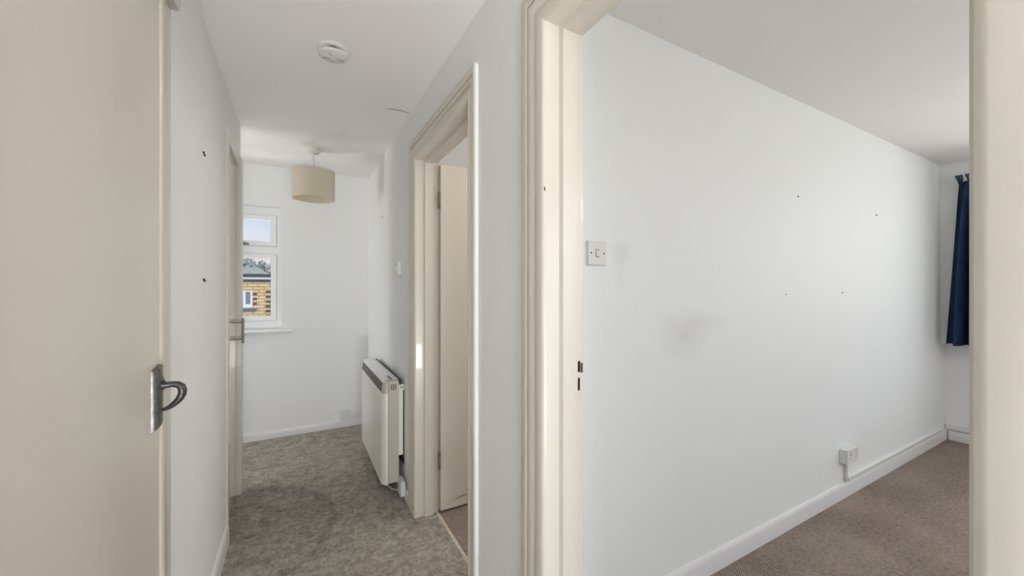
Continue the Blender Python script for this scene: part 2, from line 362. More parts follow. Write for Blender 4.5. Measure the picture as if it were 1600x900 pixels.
# room behind the middle doorway
bm = bmesh.new()
box(bm, XB, 3.3, 3.4, 3.5, 0, CZ + .004)
box(bm, 3.2, 3.3, 1.17, 1.34, 0, CZ); box(bm, 3.2, 3.3, 2.34, 3.4, 0, CZ); box(bm, 3.2, 3.3, 1.34, 2.34, 0, .95); box(bm, 3.2, 3.3, 1.34, 2.34, 2.18, CZ)
tag(link('wall_room', bm, M['wall']), 'white walls of the room seen through the middle doorway', 'wall', 'structure')

# ---------------------------------------------------------------- skirting boards
def skirt_profile(h, t): return [(0, 0), (t, 0), (t, h - .022), (t * .82, h - .008), (t * .45, h - .001), (0, h)]
def skirting(name, label, segs, h=.085, t=.015):
    bm = bmesh.new()
    for kind, w, s, a, b in segs:       # kind: wall axis; w: wall coordinate; s: direction out of wall
        pts = [(w + s * d, z) for d, z in skirt_profile(h, t)]
        prism(bm, pts, 'y' if kind == 'x' else 'x', a, b)
    return tag(link(name, bm, M['skirt'], smooth=True), label, 'skirting board', 'structure')
skirting('baseboard_left', 'white skirting along the left hall wall', [('x', XL, 1, 1.40, 2.35), ('x', XL, 1, -1.6, .60)], h=.088)
skirting('baseboard_far', 'white skirting along the landing end wall', [('y', 3.80, -1, -2.6, .587)], h=.066, t=.014)
skirting('baseboard_right', 'white skirting behind the wall heater', [('x', XR, 1 * -1, 2.222, 3.0), ('x', XR + .012, -1, 3.016, 3.8), ('x', XR, -1, .96, 1.28), ('x', XR, -1, -1.6, -.06)], h=.07, t=.013)
skirting('baseboard_bedroom', 'white skirting along the long bedroom wall', [('y', 1.07, -1, .71, 4.72)], h=.088, t=.014)
skirting('baseboard_bedroom_window', 'white skirting under the bedroom window', [('x', 4.72, -1, -2.6, 1.050)], h=.078, t=.016)
bx('trim_bedroom_window', M['skirt'], None, 4.700, 4.7195, -2.6, 1.066, .086, .125, bev=.003)
tag(bpy.data.objects['trim_bedroom_window'], 'white batten above the skirting under the bedroom window', 'trim', 'structure')

# ---------------------------------------------------------------- door frames
def frame_sweep(bm, xw, s, Yn, Yf, zh, prof, z0=0.0, un=1.0):
    """prof: closed list (u out from opening edge, d out from wall plane) swept round a doorway"""
    paths = []
    for u, d in prof:
        x = xw + s * d
        paths.append([bm.verts.new(p) for p in ((x, Yn - u * un, z0), (x, Yn - u * un, zh + u), (x, Yf + u, zh + u), (x, Yf + u, z0))])
    n = len(paths)
    for i in range(n):
        a, b = paths[i], paths[(i + 1) % n]
        for k in range(3): bm.faces.new((a[k], a[k + 1], b[k + 1], b[k]))
    bm.faces.new([p[0] for p in paths]); bm.faces.new([p[3] for p in paths][::-1])
def doorway(root, xw, xb, s, D, face=.075, bead=.036, proud=.015, stop=(.052, .104), un=1.0):
    """lining + moulded face + cover bead, in cream gloss. s: -1 = hall lies at smaller x"""
    Yn, Yf, zh = D
    bm = bmesh.new()
    t = abs(xb - xw)
    e = .0                                               # lining: from room side to hall side, rounded hall corner
    lin = [(LIN - .002, -t), (0, -t), (0, proud - .010), (.003, proud - .004), (.009, proud), (.0295, proud), (.0295, 0), (LIN - .002, 0)]
    frame_sweep(bm, xw, s, Yn, Yf, zh, lin, un=un)
    link('lining', bm, M['cream'], root, smooth=True)
    bm = bmesh.new()                                     # door stop
    a, b = stop
    frame_sweep(bm, xw, s, Yn, Yf, zh, [(0.0005, -a + proud), (-.012, -a + proud - .005), (-.012, -b + proud), (.0005, -b + proud)])
    link('door_stop', bm, M['cream'], root, smooth=True)
    bm = bmesh.new()                                     # moulded face board
    fc = [(.030, 0), (.030, proud - .002), (.034, proud - .004), (.041, proud - .006), (.050, proud - .005), (.056, proud - .001), (.060, proud), (face - .002, proud), (face, proud - .002), (face, 0)]
    frame_sweep(bm, xw, s, Yn, Yf, zh, fc, un=un)
    link('architrave', bm, M['cream'], root, smooth=True)
    bm = bmesh.new()                                     # outer cover bead, a shadow gap above the head
    g = face + .0055
    frame_sweep(bm, xw, s, Yn, Yf, zh, [(g, 0), (g, proud - .003), (g + .004, proud), (g + bead - .010, proud + .001), (g + bead - .003, proud - .003), (g + bead, proud - .008), (g + bead, 0)], un=un)
    link('cover_bead', bm, M['cream'], root, smooth=True)
    bm = bmesh.new()                                     # bedroom side architrave
    frame_sweep(bm, xb, -s, Yn, Yf, zh, [(.008, 0), (.008, .010), (.014, .014), (.058, .014), (.062, .010), (.062, 0)])
    link('rear_architrave', bm, M['cream'], root, smooth=True)

# bedroom doorway (door removed / folded back out of sight), frame only
d3 = empty('door_1', (.63, .475, 0), 'large cream doorway frame to the bedroom, nearest on the right', 'door frame', 'structure')
doorway(d3, XR, XB, -1, D3, un=1.22)
# keeper: painted strike plate with two dark slots let into the rebate
st = bx('strike_plate', M['cream'], d3, .668, .6895, .8405, .8425, .965, 1.065, bev=.0005)
bx('latch_slot', M['dark'], st, .6735, .6815, .8395, .8412, 1.020, 1.050)
bx('bolt_slot', M['dark'], st, .6735, .6805, .8395, .8412, .970, 1.004)
bx('chipped_notch', M['wood'], st, .6835, .6895, .8385, .8412, 1.018, 1.044)
bx('screw_hole', M['wood'], d3, .5590, .5600, .8300, .8345, 1.500, 1.510, bev=.0004)

# middle doorway
d2 = empty('door_2', (.63, 1.72, 0), 'cream middle doorway on the right of the hall with its door swung open inside', 'door', 'structure')
doorway(d2, XR, XB, -1, D2, un=.57)
bx('painted_edge', M['wall'], d2, .5630, .5749, 1.2835, 1.2846, 0, 2.058, label='white painted outer edge')
# leaf opened 90 degrees into the room
LY = 2.074
leaf = bx('leaf', M['door'], d2, .703, 1.44, LY, LY + .036, .012, 1.937, bev=.003, label='plain beige flush door leaf')
for z in (.245, 1.69):
    bm = bmesh.new()
    for k in range(5): cyl(bm, (.6955, 2.0735, z + k * .0185), (.6955, 2.0735, z + .0165 + k * .0185), .0055, 12)
    box(bm, .690, .7035, 2.0775, 2.0795, z, z + .092)
    hb = link('hinge', bm, M['hinge'], d2, smooth=True)
bm = bmesh.new()
tube(bm, [(.775, LY - .0002, .052), (.80, LY - .0002, .060), (.835, LY - .0002, .067), (.88, LY - .0002, .068)], [.0006, .0016, .0018, .0008], 6)
link('scuff_mark', bm, M['dark'], leaf)
# threshold strip
bm = bmesh.new()
prism(bm, [(.680, 0), (.683, .004), (.688, .0055), (.693, .004), (.696, 0)], 'y', D2[0] + .001, D2[1] - .001)
tag(link('threshold_strip', bm, M['brass'], smooth=True), 'worn brass carpet strip across the middle doorway', 'threshold strip')

# left foreground cupboard door
d1 = empty('door_3', (-.32, .96, 0), 'large plain beige door in the left foreground with a grey metal pull', 'door', 'structure')
bm = bmesh.new()
frame_sweep(bm, XL, 1, D1[0], D1[1], D1[2], [(LIN - .002, -.11), (0.0, -.11), (0.0, .004), (.003, .009), (.010, .012), (.034, .012), (.040, .0095), (.048, .008), (.058, .010), (.070, .011), (.084, .009), (.092, .004), (.0925, 0), (LIN - .002, 0)])
link('architrave', bm, M['cream'], d1, smooth=True)
bm = bmesh.new(); prism(bm, [(D1[0] - .11, D1[2] + .002), (D1[1] + .074, D1[2] + .002), (D1[1] + .088, D1[2] + .012), (D1[1] + .093, D1[2] + .03), (D1[1] + .093, D1[2] + .105), (D1[0] - .11, D1[2] + .105)], 'x', XL + .0005, XL + .028)
link('head_board', bm, M['cream'], d1, smooth=True)
lf1 = bx('leaf', M['door'], d1, -.330, -.2935, D1[0] + .003, D1[1] - .004, .006, D1[2] - .004, bev=.003, label='plain beige flush door leaf')
# handle: bulged backplate and D shaped pull
PX = -.2935
hd = bpy.data.objects.new('door_handle', None); COL.objects.link(hd); hd.parent = lf1; hd.location = Vector((PX, 1.213, .99)) - wloc(lf1); hd['label'] = 'worn grey metal D shaped pull on a long bowed backplate'
bm = bmesh.new()
NZ = 12; rows = []
YA, YB = 1.192, 1.246
for i in range(2):
    row = []
    for k in range(NZ + 1):
        a = pi * k / NZ
        y = (YA + YB) / 2 - cos(a) * (YB - YA) / 2; b = sin(a) ** .8 * .0135 + .001
        z = (.914 + .022 * (sin(a))*.0 + .024 * (k / NZ)) if i == 0 else (1.061 - .006 + .010 * (k / NZ))
        row.append(bm.verts.new((PX + b, y, z)))
    row2 = [bm.verts.new((PX, v.co.y, v.co.z)) for v in (row[0], row[-1])]
    rows.append((row, row2))
for k in range(NZ): bm.faces.new((rows[0][0][k], rows[0][0][k + 1], rows[1][0][k + 1], rows[1][0][k]))
for row, r2 in rows: bm.faces.new([r2[0]] + row + [r2[1]])
bm.faces.new((rows[0][1][0], rows[0][0][0], rows[1][0][0], rows[1][1][0])); bm.faces.new((rows[0][0][-1], rows[0][1][1], rows[1][1][1], rows[1][0][-1]))
link('backplate', bm, M['metal'], hd, smooth=True)
bm = bmesh.new()
HY = 1.221
# collar, top arm, bow, tapering return
cyl(bm, (PX + .010, HY, 1.018), (PX + .0185, HY, 1.018), .0115, 20)
box(bm, PX + .0135, PX + .0165, HY - .004, HY + .004, 1.028, 1.036, bev=.001)
arc = [(.016, 1.0165), (.024, 1.0170), (.034, 1.0175), (.043, 1.0155), (.0495, 1.010), (.0520, 1.001), (.0510, .991), (.0465, .981), (.0390, .972), (.0300, .9645), (.0210, .9595), (.0140, .9575)]
rad = [.0085, .0072, .0070, .0078, .0086, .0088, .0086, .0080, .0070, .0058, .0046, .0034]
tube(bm, [(PX + a, HY, z) for a, z in arc], rad, 14, flat=1.25, up=(0, 1, 0))
link('pull', bm, M['metald'], hd, smooth=True)
# cupboard door further along the left wall
d4 = empty('door_4', (-.30, 2.6, 0), 'tall glossy cream cupboard door past the left wall, reflecting the window', 'cupboard door', 'structure')
bm = bmesh.new()
box(bm, -.36, -.2925, 2.352, 2.408, 0, 1.985, bev=.002); box(bm, -.36, -.287, 2.848, 2.9305, 0, 2.042, bev=.002); box(bm, -.36, -.2935, 2.352, 2.8475, 1.985, 2.042, bev=.002)
link('frame', bm, M['cream'], d4)
bm = bmesh.new(); prism(bm, [(-.303, 2.411), (-.316, 2.845), (-.346, 2.845), (-.333, 2.411)], 'z', .010, 1.981)
cl = link('leaf', bm, M['cupdoor'], d4, label='high gloss cream door leaf')
bm = bmesh.new()
for z in (1.047, .947): cyl(bm, (-.3148, 2.79, z), (-.274, 2.79, z), .0042, 14)
cyl(bm, (-.274, 2.79, .923), (-.274, 2.79, 1.070), .0062, 18)
link('bar_handle', bm, M['chrome'], cl, smooth=True, label='slim brushed nickel bar handle')

# ---------------------------------------------------------------- landing window
w = empty('window_1', ((WX0 + WX1) / 2, 3.88, WZ0), 'white framed landing window with small top lights', 'window', 'structure')
def ringbox(bm, x0, x1, z0, z1, wd, y0, y1, bev=0):
    box(bm, x0, x0 + wd, y0, y1, z0, z1, bev); box(bm, x1 - wd, x1, y0, y1, z0, z1, bev)
    box(bm, x0 + wd - bev, x1 - wd + bev, y0, y1, z0, z0 + wd, bev); box(bm, x0 + wd - bev, x1 - wd + bev, y0, y1, z1 - wd, z1, bev)
MX = -.620
bm = bmesh.new()
a0, a1 = WX0 + .001, WX1 - .001
FX = (a0, a0 + .045, MX - .024, MX + .024, a1 - .040, a1)
for p, q_ in ((0, 1), (2, 3), (4, 5)): box(bm, FX[p], FX[q_], 3.868, 3.93, WZ0 + .002, WZ1 - .001)
for p, q_ in ((1, 2), (3, 4)):
    for z0, z1 in ((WZ0 + .002, .978), (1.534, 1.604), (1.858, WZ1 - .001)): box(bm, FX[p], FX[q_], 3.868, 3.93, z0, z1)
bmesh.ops.remove_doubles(bm, verts=bm.verts, dist=1e-5)
link('window_frame', bm, M['upvc'], w)
for x0, x1 in ((MX + .022, -.1435), (WX0 + .040, MX - .022)):
    for z0, z1, fan in ((1.602, 1.860, 1), (.976, 1.536, 0)):
        bm = bmesh.new(); ringbox(bm, x0, x1, z0, z1, .041, 3.852, 3.9, .003); s_ = link('casement', bm, M['upvc'], w)
        bm = bmesh.new(); ringbox(bm, x0 - .0018, x1 + .0018, z0 - .0018, z1 + .0018, .004, 3.8655, 3.8678); link('gasket', bm, M['rubber'], s_)
        bm = bmesh.new(); ringbox(bm, x0 + .040, x1 - .040, z0 + .040, z1 - .040, .0028, 3.868, 3.872); link('glazing_seal', bm, M['rubber'], s_)
        bx('pane', M['glass'], s_, x0 + .04, x1 - .04, 3.874, 3.878, z0 + .04, z1 - .04)
        if fan:
            cxm = (x0 + x1) / 2
            bm = bmesh.new(); box(bm, cxm - .035, cxm + .035, 3.846, 3.8525, z0 + .004, z0 + .018, bev=.002); box(bm, cxm - .008, cxm + .014, 3.830, 3.848, z0 + .010, z0 + .024, bev=.003)
            link('window_catch', bm, M['chrome'], s_)
bm = bmesh.new(); prism(bm, [(3.765, WZ0 - .022), (3.760, WZ0 - .016), (3.760, WZ0 - .006), (3.765, WZ0), (3.868, WZ0 + .001), (3.868, WZ0 - .022)], 'x', -1.30, -.045)
# cut round the wall: the nose laps in front, the board lies in the opening
bm.free()
bm = bmesh.new(); prism(bm, [(3.7995, WZ0 - .024), (3.764, WZ0 - .024), (3.760, WZ0 - .018), (3.760, WZ0 - .005), (3.765, WZ0 + .001), (3.7995, WZ0 + .001)], 'x', -1.30, -.030)
box(bm, WX0 + .0005, WX1 - .0005, 3.7995, 3.868, WZ0 - .0005, WZ0 + .001)
link('window_sill', bm, M['upvc'], w, smooth=True)

# bedroom window (behind the curtain) and the plain windows of the other openings
def plain_window(name, label, axis, c, a0, a1, z0, z1, mull=1):
    e_ = empty(name, (c, (a0 + a1) / 2, z0) if axis == 'x' else ((a0 + a1) / 2, c, z0), label, 'window', 'structure')
    bm = bmesh.new()
    def B(p0, p1, q0, q1):
        if axis == 'x': box(bm, c, c + .05, p0, p1, q0, q1)
        else: box(bm, p0, p1, c, c + .05, q0, q1)
    B(a0, a0 + .05, z0, z1); B(a1 - .05, a1, z0, z1); B(a0 + .05, a1 - .05, z0, z0 + .05); B(a0 + .05, a1 - .05, z1 - .05, z1)
    for k in range(mull):
        m_ = a0 + (a1 - a0) * (k + 1) / (mull + 1); B(m_ - .03, m_ + .03, z0 + .05, z1 - .05)
    link('window_frame', bm, M['upvc'], e_)
    bm = bmesh.new()
    if axis == 'x': box(bm, c + .02, c + .024, a0 + .05, a1 - .05, z0 + .05, z1 - .05)
    else: box(bm, a0 + .05, a1 - .05, c + .02, c + .024, z0 + .05, z1 - .05)
    link('pane', bm, M['glass'], e_)
plain_window('window_2', 'white bedroom window beside the navy curtain', 'x', 4.76, -1.35, .80, .80, 2.12, 2)
bx('window_sill', M['upvc'], bpy.data.objects['window_2'], 4.575, 4.76, -1.36, .795, .780, .7995, bev=.003)

# ---------------------------------------------------------------- panel heater
H = empty('panel_heater', (.50, 2.8, .05), 'cream wall-mounted slimline electric heater with a grey grille beside the middle doorway', 'heater')
HN, HF = 2.371, 3.21
bm = bmesh.new()   # front shell, rounded at the corners
prism(bm, [(.479, HN), (.462, HN + .002), (.447, HN + .024), (.445, HN + .030), (.445, HF - .030), (.447, HF - .024), (.462, HF - .002), (.479, HF)], 'z', .083, .621)
link('front_panel', bm, M['heat'], H, smooth=True)
bm = bmesh.new()   # top hood: slanted face carries the grille
hood = [(.4455, .6215), (.4575, .690), (.463, .697), (.479, .700), (.541, .699), (.541, .6215)]
prism(bm, hood, 'y', HN + .028, HF - .028)
link('hood', bm, M['heat'], H, smooth=True)
for a, b in ((HN, HN + .0275), (HF - .0275, HF)):
    bm = bmesh.new()
    n_, f_ = (a, b) if a < 2.8 else (b, a)
    A = [bm.verts.new((x, f_, z)) for x, z in hood[:4] + [(.479, .6215)]]
    B = [bm.verts.new(p) for p in ((.462, n_ + (.003 if a < 2.8 else -.003), .6215), (.468, n_ + (.003 if a < 2.8 else -.003), .683), (.472, n_ + (.004 if a < 2.8 else -.004), .690), (.479, n_, .692), (.479, n_, .6215))]
    bm.faces.new(A); bm.faces.new(B[::-1])
    for i in range(5): bm.faces.new((A[i], B[i], B[(i + 1) % 5], A[(i + 1) % 5]))
    link('end_cap', bm, M['heat2'], H)
bm = bmesh.new()   # rear casing
prism(bm, [(.4815, .088), (.541, .088), (.541, .690), (.532, .697), (.4815, .6975)], 'y', HN, HF)
link('casing', bm, M['heat2'], H)
def on_slant(t, d=.0): return (.4455 + (.4575 - .4455) * t - d * .985, .6215 + (.690 - .6215) * t + d * .17)
bm = bmesh.new()
p = [on_slant(.10, -.001), on_slant(.10, .0012), on_slant(.86, .0012), on_slant(.86, -.001)]
prism(bm, p, 'y', HN + .034, HF - .034); g = link('grille', bm, M['grille'], H, label='grey outlet grille')
bm = bmesh.new()
for k in range(6):
    t0 = .14 + k * .118
    prism(bm, [on_slant(t0, .0010), on_slant(t0, .0030), on_slant(t0 + .045, .0030), on_slant(t0 + .045, .0010)], 'y', HN + .036, HF - .036)
link('louvre', bm, M['grille'], g)
bm = bmesh.new()   # seam
box(bm, .4792, .4812, HN + .0012, HF - .0012, .086, .694); link('seam', bm, M['vent'], H)
for k in range(3):
    x = .492 + k * .0115
    bm = bmesh.new(); prism(bm, [(x + .006, .676), (x + .0105, .676), (x + .0045, .640), (x, .640)], 'y', HN - .0008, HN + .001); link('side_vent', bm, M['dark'], H)
for k in range(12):
    y = HN + .08 + k * .062
    bx('top_vent', M['vent'], H, .517, .533, y, y + .036, .6965, .6992)
bx('control_flap', M['grille'], H, .494, .510, HN + .03, HN + .13, .6982, .7030, bev=.0015)
bm = bmesh.new()   # wall bracket
box(bm, .5415, .5735, HN + .0005, HF - .0005, .635, .668, bev=.002); box(bm, .5415, .566, HN + .0005, HN + .035, .245, .6345); box(bm, .5415, .566, HF - .035, HF - .0005, .245, .6345)
br = link('wall_bracket', bm, M['heat'], H)
bx('gap_shadow_strip', M['vent'], H, .5672, .5735, HN + .003, HF - .003, .185, .634)  # dark strip standing in for the shadow between heater and wall
bx('top_gap_shadow', M['vent'], H, .5415, .5600, HN + .012, HF - .012, .669, .694)  # dark filler painting in the shade between heater top and wall
for x in (.552, .562): bx('bracket_slot', M['dark'], br, x, x + .0035, HN - .0005, HN + .0012, .645, .660)
# power feed spur by the heater
sp_ = empty('fused_spur', (.56, 2.3, .02), 'small white power outlet box low on the wall between heater and doorway', 'power outlet')
bx('back_box', M['plastic'], sp_, .543, .5615, 2.290, 2.372, .032, .118, bev=.003)
bx('faceplate', M['plastic'], sp_, .534, .5428, 2.288, 2.374, .030, .120, bev=.002)
bx('fuse_carrier', M['trunk'], sp_, .5305, .5338, 2.312, 2.350, .055, .095, bev=.001)
bm = bmesh.new(); tube(bm, [(.552, 2.3725, .045), (.545, 2.40, .022), (.52, 2.46, .008), (.50, 2.54, .009), (.50, 2.60, .04), (.505, 2.62, .078)], .004, 8)
tag(link('heater_cable', bm, M['plastic'], smooth=True), 'white flex looping under the heater from its power box', 'cable')

# ---------------------------------------------------------------- switches, sockets
ls = empty('light_switch', (.94, 1.07, 1.332), 'square white light switch on the long bedroom wall beside the large doorway', 'light switch')
bx('backing_plate', M['plastic'], ls, .895, .981, 1.0635, 1.0695, 1.331, 1.417, bev=.0015)
bx('faceplate', M['plastic'], ls, .896, .980, 1.0585, 1.0632, 1.332, 1.416, bev=.002)
bm = bmesh.new(); prism(bm, [(1.0584, 1.386), (1.0584, 1.362), (1.0535, 1.362), (1.0570, 1.386)], 'x', .930, .946); rk = link('rocker', bm, M['plastic'], ls)
bx('rocker_gap', M['vent'], ls, .9285, .9475, 1.0580, 1.0587, 1.3600, 1.3880)
for x in (.908, .968):
    bm = bmesh.new(); cyl(bm, (x, 1.0578, 1.374), (x, 1.0590, 1.374), .0030, 14); link('screw', bm, M['dark'], ls)
hs = empty('light_switch', (XR, 2.49, 1.33), 'white surface switch seen edge-on left of the middle doorway', 'light switch')
bx('back_box', M['plastic'], hs, .558, .5745, 2.452, 2.532, 1.335, 1.415, bev=.002)
bx('faceplate', M['plastic'], hs, .551, .5578, 2.449, 2.535, 1.332, 1.418, bev=.002)
bm = bmesh.new(); prism(bm, [(.5508, 1.390), (.5508, 1.360), (.5405, 1.360), (.5455, 1.378)], 'y', 2.480, 2.506); link('rocker', bm, M['plastic'], hs)
ds = empty('double_socket', (2.89, 1.05, .21), 'white double power socket on the long bedroom wall above its trunking', 'power socket')
bx('back_box', M['plastic'], ds, 2.818, 2.958, 1.036, 1.0695, .214, .296, bev=.003)
fp = bx('faceplate', M['plastic'], ds, 2.815, 2.961, 1.0275, 1.0355, .212, .298, bev=.002)
for cxs in (2.851, 2.925):
    bm = bmesh.new()
    box(bm, cxs - .003, cxs + .003, 1.0268, 1.0276, .262, .270); box(bm, cxs - .013, cxs - .007, 1.0268, 1.0276, .243, .247); box(bm, cxs + .007, cxs + .013, 1.0268, 1.0276, .243, .247)
    link('pin_slots', bm, M['dark'], ds)
    bx('rocker', M['trunk'], ds, cxs - .008, cxs + .008, 1.0245, 1.0274, .276, .292, bev=.001)
bm = bmesh.new(); box(bm, 2.872, 2.892, 1.0545, 1.0695, .089, .2135, bev=.002)
tag(link('cable_trunking', bm, M['trunk']), 'short grey-white vertical trunking dropping from the double socket', 'trunking')
bm = bmesh.new(); prism(bm, [(1.0695, .0895), (1.0535, .0895), (1.0525, .093), (1.0525, .110), (1.056, .1125), (1.0695, .1125)], 'x', 2.90, 4.585)
tag(link('cable_trunking', bm, M['skirt'], smooth=True), 'long white trunking lying on top of the bedroom skirting to the far corner', 'trunking')
ss = empty('wall_socket', (.40, 3.79, .066), 'small white outlet box sitting on the landing skirting under the end wall', 'power socket')
bx('back_box', M['plastic'], ss, .350, .430, 3.772, 3.7995, .070, .150, bev=.003)
bx('faceplate', M['plastic'], ss, .347, .433, 3.764, 3.7715, .067, .153, bev=.002)
bx('socket_gap', M['dark'], ss, .356, .424, 3.7715, 3.7845, .0665, .0695)

# ---------------------------------------------------------------- smoke alarm
sa = empty('smoke_alarm', (.138, 1.785, CZ), 'round white smoke alarm on the hall ceiling', 'smoke alarm')
ax_, ay_ = .138, 1.785
bm = bmesh.new(); lathe(bm, ax_, ay_, [(0, CZ), (.058, CZ), (.0595, CZ - .003), (.0595, CZ - .009), (.056, CZ - .011), (0, CZ - .011)]); link('base', bm, M['plastic'], sa, smooth=True)
bm = bmesh.new(); lathe(bm, ax_, ay_, [(0, CZ - .0112), (.0485, CZ - .0112), (.0485, CZ - .026), (0, CZ - .026)]); link('chamber', bm, M['vent'], sa, smooth=True)
bm = bmesh.new()
lathe(bm, ax_, ay_, [(.048, CZ - .0245), (.0555, CZ - .0245), (.0562, CZ - .0265), (.0545, CZ - .0300), (.050, CZ - .0325), (0, CZ - .0335), (0, CZ - .0252), (.048, CZ - .0252)])
link('cover', bm, M['plastic'], sa, smooth=True)
bm = bmesh.new(); nf = 44
for k in range(nf):
    a = 2 * pi * k / nf; t_ = .0009
    c_, s_ = cos(a), sin(a)
    P = [(ax_ + c_ * r - s_ * q, ay_ + s_ * r + c_ * q) for r, q in ((.0470, -t_), (.0560, -t_), (.0560, t_), (.0470, t_))]
    prism(bm, P, 'z', CZ - .0248, CZ - .0108)
link('fins', bm, M['plastic'], sa)
def alarm_pt(r_, f_):                    # right / away as seen from the hall
    return (ax_ + r_ * .874 + f_ * .486, ay_ - r_ * .486 + f_ * .874)
px_, py_ = alarm_pt(-.040, .002)
bm = bmesh.new(); cyl(bm, (px_, py_, CZ - .0342), (px_, py_, CZ - .0322), .0024, 12); link('sounder_hole', bm, M['dark'], sa)
def grv(p, q, wd=.0011):
    bm = bmesh.new()
    p, q = Vector(alarm_pt(*p)), Vector(alarm_pt(*q)); d = (q - p).normalized(); n = Vector((-d.y, d.x)) * wd
    prism(bm, [tuple(p + n), tuple(q + n), tuple(q - n), tuple(p - n)], 'z', CZ - .0341, CZ - .0325)
    link('cover_groove', bm, M['grille'], sa)
grv((-.002, -.032), (-.004, -.012)); grv((.013, .008), (.014, .026)); grv((.014, .026), (.032, .028)); grv((-.031, .002), (-.022, .016), .0006)

# ---------------------------------------------------------------- pendant lamp
LX, LYp = .116, 3.20; LZ = CZ + .018
pl = empty('pendant_lamp', (LX, LYp, 1.9), 'cream drum-shade pendant lamp hanging from the landing ceiling', 'pendant lamp')
bm = bmesh.new(); lathe(bm, LX, LYp, [(0, LZ), (.046, LZ), (.048, LZ - .006), (.046, LZ - .020), (.036, LZ - .028), (.012, LZ - .031), (0, LZ - .031)], 32); link('ceiling_rose', bm, M['plastic'], pl, smooth=True)
bm = bmesh.new(); cyl(bm, (LX, LYp, LZ - .03), (LX, LYp, 2.055), .0035, 10); link('cord', bm, M['plastic'], pl, smooth=True)
R, ZT, ZB = .140, 2.105, 1.905
bm = bmesh.new(); lathe(bm, LX, LYp, [(R, ZT), (R + .0008, ZT), (R + .0008, ZB), (R, ZB), (R - .0015, ZB), (R - .0015, ZT), (R, ZT)], 64); sh = link('lamp_shade', bm, M['shade'], pl, smooth=True)
for z in (ZT, ZB):
    bm = bmesh.new()
    lathe(bm, LX, LYp, [(R + .0016, z - .004), (R + .0016, z + .001), (R - .002, z + .001), (R - .002, z - .004), (R + .0016, z - .004)], 64)
    link('shade_rim', bm, M['shade'], sh, smooth=True)
bm = bmesh.new()
for k in range(3):
    a = 2 * pi * k / 3 + .5; cyl(bm, (LX + .018 * cos(a), LYp + .018 * sin(a), 2.085), (LX + (R - .002) * cos(a), LYp + (R - .002) * sin(a), ZT - .003), .0016, 8)
link('spider', bm, M['chrome'], sh)
bm = bmesh.new(); lathe(bm, LX, LYp, [(0, 2.092), (.012, 2.092), (.019, 2.075), (.019, 2.035), (0, 2.035)], 24); link('bulb_holder', bm, M['plastic'], pl, smooth=True)
bm = bmesh.new(); lathe(bm, LX, LYp, [(0, 2.034), (.013, 2.034), (.015, 2.02), (.029, 1.990), (.030, 1.972), (.022, 1.950), (0, 1.942)], 28); link('bulb', bm, M['plastic'], pl, smooth=True)

# unseen glowing globes, added as fill for the bedroom and the side room
def globe(name, label, x, y, z, r, power, col=(1, .95, .88)):
    e_ = empty('fill_globe', (x, y, z), label, 'fill lamp')
    bm = bmesh.new(); lathe(bm, x, y, [(0, CZ), (.05, CZ), (.05, CZ - .02), (.006, CZ - .03), (.004, z + r + .03), (.03, z + r + .02), (.03, z + r * .9), (0, z + r * .9)], 24)
    link('fitting', bm, M['plastic'], e_, smooth=True)
    m = bpy.data.materials.new('fill_globe_glow'); m.use_nodes = True; b = m.node_tree.nodes['Principled BSDF']
    b.inputs['Base Color'].default_value = (.9, .9, .9, 1); b.inputs['Emission Color'].default_value = col + (1,)
    b.inputs['Emission Strength'].default_value = power / (4 * pi * pi * r * r)
    bm = bmesh.new(); bmesh.ops.create_uvsphere(bm, u_segments=32, v_segments=16, radius=r); bmesh.ops.translate(bm, verts=bm.verts, vec=(x, y, z))
    link('fill_globe_shell', bm, m, e_, smooth=True)
globe('bedroom', 'added fill globe, out of view, in the middle of the bedroom ceiling', 2.3, -1.0, 1.95, .13, 12, (1, .97, .93))
globe('room', 'added fill globe, out of view, in the room behind the middle doorway', 1.75, 1.65, 2.05, .10, 11)

# ---------------------------------------------------------------- curtain
cu = empty('curtain', (4.50, .72, .80), 'navy blue pleated curtain hanging at the edge of the bedroom window', 'curtain')
bm = bmesh.new(); NU, NV = 150, 40; ZT_, ZB_ = 2.075, .805; grid = []
for j in range(NV + 1):
    v = j / NV; z = ZT_ + (ZB_ - ZT_) * v
    yl = .950 + (1.022 - .950) * (v ** .8); yr = .54 - .04 * v
    row = []
    for i in range(NU + 1):
        u = i / NU; y = yl + (yr - yl) * u
        k = 1 - math.exp(-v * 9)
        ph = 2 * pi * (u * 6.6) + .6 * sin(v * 3 + u * 4)
        x = 4.520 + (.038 * k + .008) * (sin(ph) + .25 * sin(2.3 * ph + 1.0)) - .012 * v
        dz = .006 * sin(ph * .9) * v
        row.append(bm.verts.new((x, y, z + dz)))
    grid.append(row)
for j in range(NV):
    for i in range(NU): bm.faces.new((grid[j][i], grid[j][i + 1], grid[j + 1][i + 1], grid[j + 1][i]))
cb = link('curtain_cloth', bm, M['curtain'], cu, smooth=True)
sm = cb.modifiers.new('thickness', 'SOLIDIFY'); sm.thickness = .0025
for k in range(8):
    y = .940 - k * .052
    bm = bmesh.new()                       # pinch pleat header: three raised fingers leaning back
    for q in (-1, 0, 1):
        tube(bm, [(4.500, y + q * .004, 2.045), (4.494, y + q * .011, 2.085), (4.498, y + q * .014 + .010, 2.125)], [.0045, .0065, .0075], 8, flat=.8)
    link('pinch_pleat', bm, M['curtain'], cu, smooth=True)
    bm = bmesh.new(); tube(bm, [(4.4895, y + .021, 2.080), (4.4885, y + .030, 2.118)], .0022, 6, flat=1.6); link('header_tape', bm, M['lining'], cu)
tr = empty('curtain_track', (4.54, -.2, 2.128), 'white curtain track above the navy curtain', 'curtain track')
